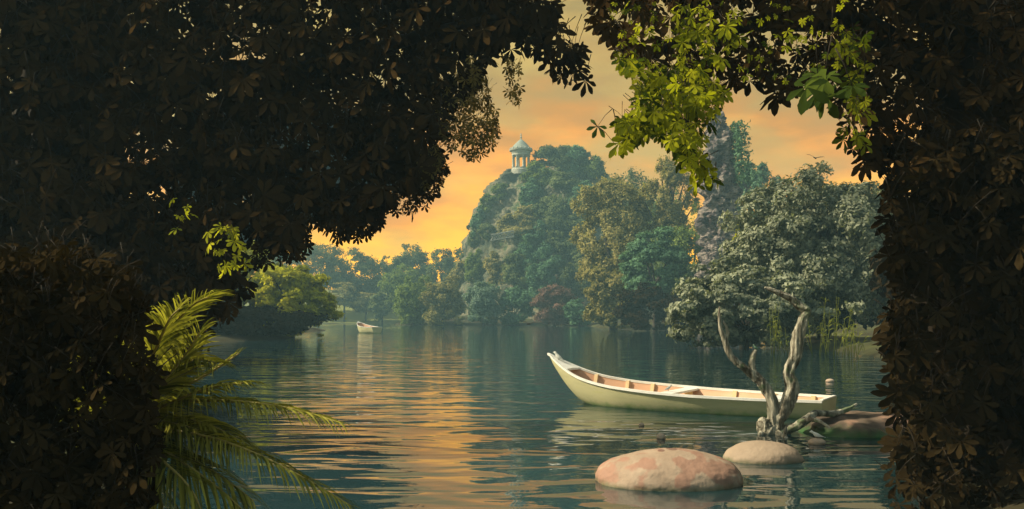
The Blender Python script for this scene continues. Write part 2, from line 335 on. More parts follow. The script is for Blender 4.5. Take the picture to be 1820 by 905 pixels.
def tree(name, label, cat, px, base_d, ytop, wpx, mat, zbase=None, n=9000, leafpx=2.4, depth=None, low=.06, seed=1, K=46, clump=.27, flat=.62, x=None, trunk=True, group=None, droop=0., limbs=9, bias=.42, lean=0, foot=0):
    """px: centre, base_d: distance, ytop: photo row of the top, wpx: width in px"""
    rng = np.random.default_rng(seed); x = (px-910)/FPX*base_d; y = base_d
    z0 = hz(x, y) if zbase is None else zbase
    if zbase is None and lake_sd(np.array([x]), np.array([y]))[0] < 0: z0 = 0.0
    top = EYE+(HOR-ytop)*base_d/FPX; H = top-z0; rx = wpx/FPX*base_d/2; ry = depth or rx*.9
    root = empty(name, (x, y, z0), label, cat, group)
    sk = low < .12; q, t, C = crown(rng, H*(low if low > .05 else -.12), H, rx, ry, n, leafpx/FPX*base_d, K, clump, flat, bias, droop, skirt=sk)
    ok = q[:, :, 2].min(1) > .04-z0 if z0 < 1 else np.ones(len(q), bool); q = q[ok]; t = t[ok]
    quads_obj('crown', q, t, LM[mat], root)
    if trunk:
        mb = MB(); r0 = max(.06, H*.022); hb = H*(low+.25); lean_v = Vector((lean, 0, 0))
        tube(mb, [(foot, 0, -.6), (rng.normal()*.1+foot*.9, 0, hb*.5), tuple(Vector((foot*.5, 0, hb))+lean_v*.5)], [r0*1.3, r0, r0*.8], 8, 4, .15, seed)
        for k in rng.choice(len(C), min(limbs, len(C)), replace=False):
            c = Vector(C[k]); s = Vector((0, 0, hb*rng.uniform(.5, .98))); s.x = foot*(1.3-.8*s.z/hb)*.9; mid = s.lerp(c, .5)+Vector((0, 0, H*.04))
            tube(mb, [s, mid, c], [r0*.55, r0*.33, r0*.08], 6, 4)
        mb.build('trunk', M['bark'] if base_d < 60 else M['limb'], root)
    return root
G1 = 'trees on the far shore'; G2 = 'trees and bushes on the temple hill'; G3 = 'bushes along the waterline'
# far shore, left of the hill
tree('broadleaf_tree', 'tall hazy blue green tree, first of the far skyline right of the dark hanging leaves', 'tree', 566, 232, 415, 120, 'hill', seed=11, n=12000, group=G1)
tree('broadleaf_tree', 'hazy rounded tree on the far shore immediately left of the V notch of sky', 'tree', 634, 238, 432, 92, 'hill', seed=12, n=12000, group=G1)
tree('broadleaf_tree', 'narrow hazy tree on the far shore immediately right of the V notch of sky', 'tree', 690, 246, 452, 60, 'hill', seed=13, n=7000, group=G1)
tree('broadleaf_tree', 'broad domed hazy tree, highest one between the sky notch and the temple hill', 'tree', 733, 240, 428, 92, 'hill', seed=14, n=13000, group=G1)
tree('broadleaf_tree', 'hazy tree with flat top in the middle of the skyline left of the temple hill', 'tree', 785, 232, 431, 66, 'hill', seed=15, n=9000, group=G1)
tree('broadleaf_tree', 'hazy tree on the skyline touching the left foot of the temple hill', 'tree', 826, 224, 428, 58, 'hill', seed=16, n=9000, group=G1)
tree('broadleaf_tree', 'hazy dark tree filling the far shore behind the yellow green lakeside bush', 'tree', 500, 225, 432, 110, 'hill', seed=17, n=9000, group=G1)
tree('broadleaf_tree', 'lighter olive tree in front of the domed hazy skyline tree', 'tree', 722, 214, 462, 92, 'green', seed=18, n=10000, group=G1, zbase=2)
tree('broadleaf_tree', 'low spreading olive tree above the grass bank directly left of the small far boat', 'tree', 612, 219, 498, 62, 'olive', seed=19, n=8000, low=.28, flat=.4, group=G1)
tree('broadleaf_tree', 'leaning spreading tree with bare low limb directly above the small far boat', 'tree', 650, 221, 512, 66, 'olive', seed=20, n=7000, low=.22, flat=.4, group=G1, lean=2)
tree('round_bush', 'round grey blue bush on the far shore between the small boat and the headland', 'bush', 679, 216, 514, 50, 'hill', seed=21, n=6000, group=G1)
# headland at the foot of the hill
tree('broadleaf_tree', 'bright green headland tree at the water, its sunny left side facing the far shore', 'tree', 736, 172, 482, 76, 'green', seed=31, n=12000, low=.02, group=G3, zbase=0)
tree('broadleaf_tree', 'olive rounded tree at the water between the bright headland tree and the pale blue one', 'tree', 787, 169, 486, 88, 'olive', seed=32, n=15000, low=.0, group=G3, zbase=0)
tree('shrub', 'pale blue green flowering shrub at the water under the left side of the hill', 'shrub', 858, 165, 493, 80, 'pale', seed=33, n=14000, low=.0, group=G3, zbase=0)
tree('shrub', 'dark blue green shrub at the water between the pale shrub and the reddish bush', 'shrub', 914, 166, 502, 74, 'teal', seed=34, n=12000, low=.0, group=G3, zbase=0)
tree('reddish_bush', 'reddish pink bush leaning over the water below the temple hill', 'bush', 985, 158, 498, 92, 'pink', seed=35, n=15000, low=-.02, group=G3, zbase=0)
tree('shrub', 'low dark green shrub in front of the reddish bush, its leaves touching the water', 'shrub', 1030, 152, 528, 60, 'teal', seed=36, n=8000, low=-.02, group=G3, zbase=0)
# trees clothing the hill: (photo x, row of top, width, material, label)
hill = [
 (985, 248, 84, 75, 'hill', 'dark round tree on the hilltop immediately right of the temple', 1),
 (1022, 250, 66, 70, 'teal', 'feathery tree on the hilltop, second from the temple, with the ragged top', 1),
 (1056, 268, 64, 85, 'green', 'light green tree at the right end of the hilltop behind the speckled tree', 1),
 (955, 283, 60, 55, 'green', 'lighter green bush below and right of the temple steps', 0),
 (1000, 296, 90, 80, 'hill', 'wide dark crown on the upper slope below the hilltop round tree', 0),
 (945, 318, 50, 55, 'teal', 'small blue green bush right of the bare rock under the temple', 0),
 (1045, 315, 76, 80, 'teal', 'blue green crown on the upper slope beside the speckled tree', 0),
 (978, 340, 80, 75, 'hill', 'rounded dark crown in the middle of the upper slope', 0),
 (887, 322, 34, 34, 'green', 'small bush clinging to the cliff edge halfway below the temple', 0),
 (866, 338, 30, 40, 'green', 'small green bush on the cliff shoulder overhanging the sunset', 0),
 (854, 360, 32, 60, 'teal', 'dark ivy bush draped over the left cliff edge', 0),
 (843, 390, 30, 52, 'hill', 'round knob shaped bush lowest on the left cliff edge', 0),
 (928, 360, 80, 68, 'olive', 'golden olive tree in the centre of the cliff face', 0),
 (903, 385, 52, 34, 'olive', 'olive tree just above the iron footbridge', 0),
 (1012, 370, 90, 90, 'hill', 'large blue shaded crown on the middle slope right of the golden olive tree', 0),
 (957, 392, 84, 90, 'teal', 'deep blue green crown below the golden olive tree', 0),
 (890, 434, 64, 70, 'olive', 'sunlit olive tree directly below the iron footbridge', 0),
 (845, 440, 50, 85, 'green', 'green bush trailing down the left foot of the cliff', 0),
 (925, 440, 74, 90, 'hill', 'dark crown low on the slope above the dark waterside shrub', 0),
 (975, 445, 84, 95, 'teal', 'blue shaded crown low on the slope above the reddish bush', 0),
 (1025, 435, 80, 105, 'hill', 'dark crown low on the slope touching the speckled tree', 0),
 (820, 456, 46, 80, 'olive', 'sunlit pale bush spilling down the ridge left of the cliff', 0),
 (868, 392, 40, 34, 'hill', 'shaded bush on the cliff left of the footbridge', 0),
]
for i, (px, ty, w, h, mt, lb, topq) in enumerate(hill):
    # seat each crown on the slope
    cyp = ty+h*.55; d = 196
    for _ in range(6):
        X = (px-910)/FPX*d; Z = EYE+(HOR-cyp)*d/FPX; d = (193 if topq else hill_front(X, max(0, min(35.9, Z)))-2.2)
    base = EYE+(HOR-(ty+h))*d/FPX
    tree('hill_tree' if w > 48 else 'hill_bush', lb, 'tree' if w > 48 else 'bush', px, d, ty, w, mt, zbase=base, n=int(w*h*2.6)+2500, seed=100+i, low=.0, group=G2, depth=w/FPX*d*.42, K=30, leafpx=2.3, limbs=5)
tree('broadleaf_tree', 'tall blue green tree rising behind the speckled tree, right of the hilltop', 'tree', 1118, 158, 272, 116, 'hill', seed=38, n=15000, low=.1, leafpx=2.6)
tree('broadleaf_tree', 'green tree behind the forked tree, half hidden by lime leaves', 'tree', 1185, 150, 300, 90, 'green', seed=39, n=11000, low=.1, leafpx=2.6)
# mid right: speckled tree, dark limbs, spire
tree('speckled_tree', 'large olive speckled tree with glinting leaves dropping to the water right of the temple hill', 'tree', 1090, 118, 285, 150, 'olive', seed=41, n=42000, low=.10, K=80, clump=.2, leafpx=3.0, limbs=16, zbase=0)
tree('bushy_tree', 'olive and green bush hanging to the water under the speckled tree', 'bush', 1085, 112, 455, 110, 'olive', seed=42, n=20000, low=0.0, K=50, clump=.22, leafpx=3.0, zbase=0)
tree('forked_tree', 'thin leaved tree with dark forked trunk standing left of the rock spire', 'tree', 1190, 116, 272, 110, 'olive', seed=43, n=17000, low=.35, K=60, clump=.2, leafpx=2.8, limbs=26)
tree('broadleaf_tree', 'dense blue green tree below the forked trunk left of the rock spire', 'tree', 1165, 104, 405, 140, 'teal', seed=44, n=30000, low=.25, K=60, clump=.22, leafpx=3.2)
tree('broadleaf_tree', 'green tree in the shade between the speckled tree and the rock spire', 'tree', 1226, 112, 345, 92, 'green', seed=45, n=12000, low=.1, leafpx=3)
tree('broadleaf_tree', 'blue green tree growing from the right shoulder of the rock spire', 'tree', 1345, 128, 238, 104, 'teal', seed=46, n=20000, low=.22, K=60, clump=.22, leafpx=3, flat=.45)
tree('broadleaf_tree', 'dark green tree behind the grey leaved tree and right of the spire', 'tree', 1400, 122, 330, 150, 'green', seed=47, n=12000, low=.1, leafpx=3.4)
tree('shrub', 'shade coloured shrub at the water in the dark hollow beneath the blue green tree', 'shrub', 1150, 100, 500, 120, 'darkgreen', seed=48, n=9000, low=0, leafpx=4, zbase=0)  # near-black leaf colour stands in for the shade under the trees
tree('shrub', 'shade coloured shrub at the water left of the grey leaved tree', 'shrub', 1235, 92, 492, 130, 'darkgreen', seed=49, n=10000, low=0, leafpx=4.5, zbase=0)  # again dark leaf colour in place of the hollow's shade
def spire():
    root = empty('rock_spire', (0, 0, 0), 'tall pointed pinnacle of banded grey rock rising between the trees on the right', 'rock')
    d = 99; s = d/FPX
    def r(py, px, w): return (EYE+(HOR-py)*s, (px-910)*s, d, w*s*.43, w*s*.4)
    o = rockring('rock', [(-1, (1285-910)*s, d, 62*s, 45*s), r(500, 1282, 86), r(440, 1282, 76), r(380, 1280, 68), r(320, 1277, 62), r(270, 1277, 56), r(235, 1276, 42), r(210, 1275, 24), r(194, 1274, 10), r(190, 1274, 3)], M['spirerock'], 160, 1.0, .6, 8, 14, .7)
    o.parent = root
    q, t, C = crown(np.random.default_rng(5), 0, 1, 1, 1, 9000, .26, 60, .22)
    # ivy on the upper right flank
    rng = np.random.default_rng(7); v = []
    for _ in range(1600):
        py = rng.uniform(225, 330); wd = 30+(py-200)*.16; X = (1284+abs(rng.normal())*wd*.3+wd*.3-910)*s; v.append((X, d-rng.uniform(0, 3.2), EYE+(HOR-py)*s))
    v = np.array(v); nr = unit(rng.normal(size=v.shape)+np.array([.1, -.6, .4]))
    quads_obj('ivy', leaf_quads(v, nr, .25, rng), rng.uniform(0, 1, len(v)), LM['teal'], root)
spire()
# grey leaved tree leaning over the water on the right
tree('grey_leaved_tree', 'large grey green tree with drooping sprays overhanging the water on the right bank', 'tree', 1470, 46, 288, 370, 'grey', seed=51, n=110000, low=.06, K=320, clump=.13, leafpx=4.6, limbs=40, flat=.95, droop=.2, bias=.6, depth=4.5, zbase=.4)
tree('grey_leaved_tree', 'lower grey green spray dropping to the water left of the driftwood', 'tree', 1325, 43, 450, 300, 'grey', seed=52, n=40000, low=.0, K=150, clump=.14, leafpx=5.2, limbs=22, flat=.8, droop=.35, depth=2.6, zbase=.05)
tree('yellow_green_sapling', 'small yellow green sapling lit by the sun between the spire and the grey leaved tree', 'sapling', 1320, 52, 380, 70, 'yellow', seed=53, n=3500, low=.35, leafpx=5, K=30, zbase=.3)
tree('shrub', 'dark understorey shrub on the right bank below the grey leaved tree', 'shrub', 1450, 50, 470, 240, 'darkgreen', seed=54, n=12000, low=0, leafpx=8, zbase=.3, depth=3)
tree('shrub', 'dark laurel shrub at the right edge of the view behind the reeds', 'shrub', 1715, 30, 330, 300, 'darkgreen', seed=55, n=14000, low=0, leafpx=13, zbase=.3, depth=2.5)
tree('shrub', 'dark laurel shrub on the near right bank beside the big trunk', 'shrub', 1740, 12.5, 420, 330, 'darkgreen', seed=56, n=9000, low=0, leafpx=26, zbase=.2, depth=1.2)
# left bank
tree('lakeside_bush', 'sunlit yellow green bush leaning over the water on the left bank', 'bush', 520, 66, 452, 170, 'yellow', seed=61, n=26000, low=.04, K=70, clump=.2, leafpx=4.6, depth=4, flat=.6)
tree('lakeside_bush', 'upper yellow olive branch above the sunlit bush, half hidden by dark leaves', 'bush', 448, 68, 430, 110, 'yellow', seed=62, n=14000, low=.1, leafpx=4.4, depth=3.5)
tree('added_dark_tree', 'added dark tree behind the hanging chestnut leaves, there to darken the water reflection', 'tree', 575, 90, 170, 330, 'dark', seed=67, n=52000, low=.44, K=90, leafpx=5, depth=5, flat=.7, foot=-7)  # unseen tree added so the water at lower left reflects dark
tree('added_dark_tree', 'taller added dark tree behind the palm and chestnut leaves, also darkening the reflection', 'tree', 420, 98, 150, 240, 'dark', seed=68, n=40000, low=.25, K=80, leafpx=5, depth=5)  # also added for its dark reflection in the water
tree('shrub', 'dark shaded thicket at the water beneath the yellow green bush', 'shrub', 470, 62, 540, 230, 'darkgreen', seed=63, n=14000, low=-.04, leafpx=4.5, depth=5, zbase=0)
tree('shrub', 'dark brown thicket on the left bank behind the palm', 'shrub', 345, 60, 400, 190, 'darkgreen', seed=64, n=16000, low=-.03, leafpx=7, depth=5, zbase=0)
tree('shrub', 'tall dark thicket on the left bank near the chestnut trunk', 'shrub', 230, 30, 340, 300, 'darkgreen', seed=65, n=16000, low=-.03, leafpx=13, depth=3, zbase=0)
tree('shrub', 'dark low thicket at the foot of the left chestnut trunk', 'shrub', 120, 14, 480, 300, 'darkgreen', seed=66, n=9000, low=-.03, leafpx=24, depth=1.3, zbase=0)
# ------------------------------------------------------------------ palmate leaves of the two near chestnut trees
def inpoly(pt, poly):
    x, y = pt; ins = False; n = len(poly)
    for i in range(n):
        a = poly[i]; b = poly[(i+1) % n]
        if (a[1] > y) != (b[1] > y) and x < (b[0]-a[0])*(y-a[1])/(b[1]-a[1])+a[0]: ins = not ins
    return ins
def palmate(V, Fc, T, c, axis, nrm, r, rng, nl=6, tint=.5):
    axis = axis.normalized(); side = nrm.cross(axis).normalized(); nrm = axis.cross(side).normalized()
    for k in range(nl):
        u = (k-(nl-1)/2)/((nl-1)/2); an = u*math.radians(112)+rng.gauss(0, .06); ln = r*(1-.38*abs(u)**1.5)*rng.uniform(.85, 1.1)
        d = (axis*math.cos(an)+side*math.sin(an)); w = nrm.cross(d)*ln*.19; dr = nrm*(-ln*rng.uniform(.05, .3))
        b = len(V); up = nrm*ln*.035
        V += [c, c+d*ln*.35+w*.45+up+dr*.1, c+d*ln*.68+w+up+dr*.45, c+d*ln*.9+w*.62+dr*.85, c+d*ln*1.02+dr*1.05, c+d*ln*.9-w*.62+dr*.85, c+d*ln*.68-w+up+dr*.45, c+d*ln*.35-w*.45+up+dr*.1, c+d*ln*.62+dr*.35]
        Fc += [(b, b+1, b+2, b+8), (b+8, b+2, b+3, b+4), (b, b+8, b+6, b+7), (b+8, b+4, b+5, b+6)]
        T += [max(0, min(1, tint+rng.uniform(-.12, .12)))]*9
def canopy(name, parent, mat, poly, count, d0, d1, r, seed, holes=(), twigs=True, toward=None, tintf=None, nl=6):
    rng = random.Random(seed); V, Fc, T = [], [], []; tw = MB(); tw.cur = 1; x0 = min(p[0] for p in poly); x1 = max(p[0] for p in poly); y0 = min(p[1] for p in poly); y1 = max(p[1] for p in poly); made = 0
    while made < count:
        q = (rng.uniform(x0, x1), rng.uniform(y0, y1))
        if not inpoly(q, poly) or any((q[0]-h[0])**2/h[2]**2+(q[1]-h[1])**2/h[3]**2 < 1 and rng.random() < h[4] for h in holes): continue
        d = rng.uniform(d0, d1); c = P(q[0], q[1], d)
        ax = Vector((rng.gauss(0, .55), rng.gauss(0, .5), -.75+rng.gauss(0, .35))); nr = Vector((rng.gauss(0, .5), -.55+rng.gauss(0, .5), .6+rng.gauss(0, .3)))
        tn = rng.random() if tintf is None else tintf(q, rng)
        palmate(V, Fc, T, c, ax, nr, r*rng.choice((.55, .75, .9, 1.05, 1.25)), rng, nl if nl < 6 else rng.choice((5, 6, 7)), tn); made += 1
        if twigs and rng.random() < .6:
            e = c+Vector((rng.gauss(0, .5), rng.gauss(0, .3), rng.uniform(.5, 1.1)))*r*1.4
            tube(tw, [c, c.lerp(e, .5)+Vector((0, 0, r*.12)), e], [r*.012, r*.018, r*.03], 4)
    tw.cur = 0; tw.add([tuple(v) for v in V], Fc, np.array(T)); return tw.build(name, [LM[mat], M['bark']], parent)
LP = [(-260, -130), (985, -130), (985, 0), (1000, 50), (1035, 110), (1050, 135), (1035, 150), (1005, 150), (985, 125), (962, 95), (930, 82), (895, 92), (862, 115), (840, 150), (800, 175), (785, 225), (785, 265), (765, 310), (735, 325), (725, 345), (690, 345), (665, 365), (655, 385),
      (625, 400), (600, 395), (575, 365), (550, 345), (520, 370), (528, 405), (540, 435), (505, 440), (475, 415), (445, 425), (425, 450), (400, 500), (330, 540), (-260, 600)]
lt = empty('chestnut_tree', P(120, 0, 12.2) * 1, 'huge dark chestnut tree with leaves hanging over the upper left, trunk at the left edge', 'tree')
lt.location = (0, 0, 0)
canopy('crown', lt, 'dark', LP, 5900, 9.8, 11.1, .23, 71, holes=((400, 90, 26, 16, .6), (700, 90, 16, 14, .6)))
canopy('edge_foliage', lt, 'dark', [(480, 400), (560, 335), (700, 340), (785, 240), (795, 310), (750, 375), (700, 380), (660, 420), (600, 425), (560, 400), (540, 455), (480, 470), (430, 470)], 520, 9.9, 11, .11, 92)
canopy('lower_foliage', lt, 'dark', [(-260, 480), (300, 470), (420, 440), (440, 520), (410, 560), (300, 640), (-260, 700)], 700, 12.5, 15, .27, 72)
canopy('sunlit_foliage', lt, 'yellow', [(360, 400), (430, 400), (440, 470), (380, 490)], 22, 9.5, 9.8, .12, 73)  # sunlight put into the colour: lighter leaves set among the dark crown
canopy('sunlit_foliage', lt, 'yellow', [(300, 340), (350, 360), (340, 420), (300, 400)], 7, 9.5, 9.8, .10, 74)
for i, pl in enumerate(([(835, 100), (870, 150), (890, 235), (880, 262), (835, 285), (800, 262), (770, 240), (770, 180)], [(895, 95), (925, 110), (925, 185), (905, 180)], [(770, 250), (790, 285), (770, 320), (745, 340), (745, 280)])):
    canopy('hanging_foliage', lt, 'brown', pl, (520, 60, 130)[i], 9.9, 11.0, .08, 75+i, nl=5)
def trunk_near(root, base, r, H, boughs, seed):
    mb = MB(); b = Vector(base)
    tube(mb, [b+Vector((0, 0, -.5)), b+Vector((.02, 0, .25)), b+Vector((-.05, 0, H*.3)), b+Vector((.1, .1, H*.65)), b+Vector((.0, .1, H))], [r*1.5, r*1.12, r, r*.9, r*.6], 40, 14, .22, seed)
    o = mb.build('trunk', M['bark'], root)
    for pts, rr in boughs:
        mb = MB(); tube(mb, pts, rr, 12, 8, .2, seed+1); mb.build('bough', M['bark'], root)
T0 = P(110, 700, 12.0); T0.z = .2
trunk_near(lt, T0, .75, 8.5, [
    ([T0+Vector((0, 0, 3.6)), P(330, 150, 11.2), P(560, 120, 10.6), P(760, 60, 10.2), P(930, 20, 10)], [.26, .18, .12, .07, .02]),
    ([T0+Vector((0, 0, 3.0)), P(300, 300, 11.2), P(480, 300, 10.6), P(600, 330, 10.2)], [.22, .13, .07, .02]),
    ([T0+Vector((0, 0, 5)), P(300, -60, 11.2), P(560, -100, 10.6), P(800, -120, 10.2)], [.22, .15, .1, .04])], 3)
RP = [(1020, -260), (2080, -260), (2080, 330), (1527, 300), (1512, 270), (1505, 200), (1480, 180), (1455, 165), (1420, 150), (1385, 172), (1340, 145), (1300, 150), (1270, 120), (1170, 120), (1130, 90), (1085, 85), (1060, 50), (1030, 10)]
rt = empty('chestnut_tree', (0, 0, 0), 'near chestnut tree on the right bank with lime green hanging leaves over the upper right', 'tree')
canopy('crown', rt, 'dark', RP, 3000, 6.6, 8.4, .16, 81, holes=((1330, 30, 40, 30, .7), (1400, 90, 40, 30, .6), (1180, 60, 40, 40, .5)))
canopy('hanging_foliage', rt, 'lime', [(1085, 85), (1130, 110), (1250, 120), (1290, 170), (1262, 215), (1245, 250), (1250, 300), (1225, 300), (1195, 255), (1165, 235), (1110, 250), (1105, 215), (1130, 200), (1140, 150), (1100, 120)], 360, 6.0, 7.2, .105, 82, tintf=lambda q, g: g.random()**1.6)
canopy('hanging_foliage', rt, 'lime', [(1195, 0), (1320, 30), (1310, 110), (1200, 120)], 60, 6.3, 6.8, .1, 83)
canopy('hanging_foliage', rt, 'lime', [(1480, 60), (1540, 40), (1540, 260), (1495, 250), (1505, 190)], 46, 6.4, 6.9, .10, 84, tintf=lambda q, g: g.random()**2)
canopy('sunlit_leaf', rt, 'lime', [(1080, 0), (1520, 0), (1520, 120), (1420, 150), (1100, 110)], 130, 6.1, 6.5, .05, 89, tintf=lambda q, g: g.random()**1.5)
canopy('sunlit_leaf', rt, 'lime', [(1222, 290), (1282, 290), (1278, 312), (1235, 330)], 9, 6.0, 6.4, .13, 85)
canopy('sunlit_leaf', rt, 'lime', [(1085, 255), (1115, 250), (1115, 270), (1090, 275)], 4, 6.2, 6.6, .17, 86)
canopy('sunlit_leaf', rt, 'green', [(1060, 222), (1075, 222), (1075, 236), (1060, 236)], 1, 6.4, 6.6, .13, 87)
canopy('near_leaf', rt, 'deep', [(1425, 140), (1520, 110), (1525, 180), (1440, 170)], 9, 4.2, 4.8, .15, 88)
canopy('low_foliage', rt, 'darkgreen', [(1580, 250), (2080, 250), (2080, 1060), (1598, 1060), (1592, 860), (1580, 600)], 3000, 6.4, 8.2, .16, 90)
ls = empty('broad_leaved_shrub', (-2.2, 3.95, .2), 'dark brown broad leaved shrub filling the lower left corner beside the palm', 'shrub'); ls.location = (0, 0, 0)
canopy('foliage', ls, 'darkgreen', [(-260, 440), (120, 430), (225, 470), (262, 540), (246, 600), (280, 650), (262, 720), (288, 800), (262, 900), (280, 1060), (-260, 1060)], 2700, 3.6, 4.2, .085, 91)
mb = MB(); tube(mb, [(-2.2, 3.95, -.3), (-2.15, 3.92, .6), (-2.3, 3.9, 1.5)], [.06, .045, .015], 8, 5, .2, 2); tube(mb, [(-2.17, 3.93, .5), (-1.95, 3.9, 1.0), (-1.8, 3.9, 1.3)], [.04, .03, .01], 8, 5); mb.build('stem', M['bark'], ls)
T1 = P(1745, 700, 8.0); T1.z = .2
trunk_near(rt, T1, .52, 6.5, [
    ([T1+Vector((0, 0, 3.2)), P(1560, 60, 7.8), P(1400, 40, 7.6), P(1250, 60, 7.2), P(1150, 100, 6.9)], [.2, .13, .08, .05, .02]),
    ([T1+Vector((0, 0, 4.0)), P(1500, -60, 7.8), P(1300, -80, 7.6), P(1080, -20, 7.4)], [.2, .12, .08, .03]),
    ([P(1210, 60, 7.1), P(1215, 180, 6.8), P(1240, 290, 6.3)], [.03, .018, .006])], 5)
# ------------------------------------------------------------------ palm
def frond(parent, pts, wid, npairs, seed, droop=.5):
    rng = random.Random(seed); Pp, _ = spline(pts, [1]*len(pts), 12); n = len(Pp); V, Fc, T = [], [], []
    acc = [0]
    for i in range(1, n): acc.append(acc[-1]+(Pp[i]-Pp[i-1]).length)
    tot = acc[-1]
    def at(s):
        for i in range(1, n):
            if acc[i] >= s: t = (s-acc[i-1])/(acc[i]-acc[i-1]+1e-9); return Pp[i-1].lerp(Pp[i], t), (Pp[i]-Pp[i-1]).normalized()
        return Pp[-1], (Pp[-1]-Pp[-2]).normalized()
    for k in range(npairs):
        f = (k+.5)/npairs; c, t = at((.06+.94*f)*tot); side = t.cross(Vector((0, 0, 1))); side = side.normalized() if side.length > .05 else Vector((1, 0, 0)); up = side.cross(t).normalized()
        ln = wid*(math.sin(math.pi*(.12+.80*f))**.6)*rng.uniform(.88, 1.08)
        for sg in (-1, 1):
            an = math.radians(62-34*f+rng.gauss(0, 4)); d = (t*math.cos(an)+side*sg*math.sin(an)+up*(.35+rng.gauss(0, .08))).normalized()
            p = c.copy(); w = (t*math.sin(an)*.6-side*sg*math.cos(an)*.6+up*.5).normalized()*ln*.031; b = len(V); S = 4
            for j in range(S+1):
                u = j/S; q = c+d*ln*u+Vector((0, 0, -1))*ln*droop*u*u*rng.uniform(.9, 1.1); ww = w*(1-u)**.5*(1.0 if j else .5)
                V += [q-ww, q+ww]
            tn = rng.random()
            for j in range(S): Fc.append((b+2*j, b+2*j+1, b+2*j+3, b+2*j+2))
            T += [tn]*(2*(S+1))
    mb = MB(); mb.add([tuple(v) for v in V], Fc, np.array(T)); o = mb.build('frond', LM['palm'], parent)
    r = MB(); tube(r, Pp, [.011*(1-i/n)+.003 for i in range(n)], 6); r.build('rachis', M['rachis'], o)
M['rachis'] = surf('yellow palm stem', [(.3, (.22, .17, .04)), (.7, (.34, .26, .07))], 8, 4, .5)
palm = empty('palm', (0, 0, 0), 'low feathery palm with arching fronds in the lower left foreground', 'palm')
pc = P(150, 790, 4.9)
def fr(lst, wid, n, seed, droop=.5): frond(palm, [pc]+[P(*q) for q in lst], wid, n, seed, droop)
fr([(225, 690, 4.7), (290, 600, 4.6), (340, 545, 4.5), (372, 528, 4.45)], .36, 84, 1, .35)
fr([(225, 720, 4.6), (285, 680, 4.4), (330, 630, 4.3), (356, 588, 4.25)], .36, 84, 2, .4)
fr([(240, 745, 4.6), (310, 712, 4.3), (370, 690, 4.1), (440, 680, 4.0)], .30, 84, 3, .6)
fr([(240, 720, 4.7), (330, 685, 4.7), (385, 655, 4.7), (425, 628, 4.7)], .20, 60, 4, .3)
fr([(260, 722, 4.5), (380, 712, 4.3), (490, 722, 4.15), (560, 738, 4.1), (605, 752, 4.05)], .22, 100, 5, .7)
fr([(260, 765, 4.4), (360, 775, 4.2), (450, 805, 4.0), (540, 850, 3.9), (625, 900, 3.8)], .22, 110, 6, .7)
fr([(250, 785, 4.3), (320, 820, 4.1), (390, 870, 4.0), (440, 915, 3.9)], .30, 84, 7, .7)
fr([(240, 790, 4.2), (300, 830, 4.0), (345, 880, 3.9), (370, 950, 3.8)], .30, 84, 8, .6)
fr([(190, 650, 4.7), (225, 600, 4.7), (255, 560, 4.7)], .34, 84, 9, .5)
fr([(230, 740, 4.6), (290, 750, 4.4), (350, 765, 4.3), (400, 800, 4.2)], .32, 84, 13, .7)
fr([(220, 700, 4.9), (280, 650, 5.0), (310, 610, 5.1)], .34, 84, 14, .4)
fr([(250, 700, 4.6), (310, 655, 4.5), (350, 640, 4.4), (385, 645, 4.3)], .32, 80, 16, .6)
fr([(240, 760, 4.6), (310, 745, 4.5), (370, 755, 4.4), (430, 785, 4.3)], .30, 80, 17, .7)
fr([(240, 700, 4.5), (275, 625, 4.4), (300, 570, 4.3), (320, 548, 4.3)], .34, 84, 18, .4)
fr([(260, 800, 4.4), (330, 815, 4.2), (390, 845, 4.1), (450, 890, 4.0)], .28, 80, 19, .7)
fr([(220, 770, 4.6), (265, 820, 4.5), (290, 900, 4.4)], .34, 84, 15, .6)
mb = MB(); tube(mb, [Vector((pc.x, pc.y, -.3)), Vector((pc.x, pc.y, .4)), pc+Vector((0, 0, .02))], [.10, .08, .07], 16, 8, .3, 4); mb.build('trunk', M['bark'], palm)
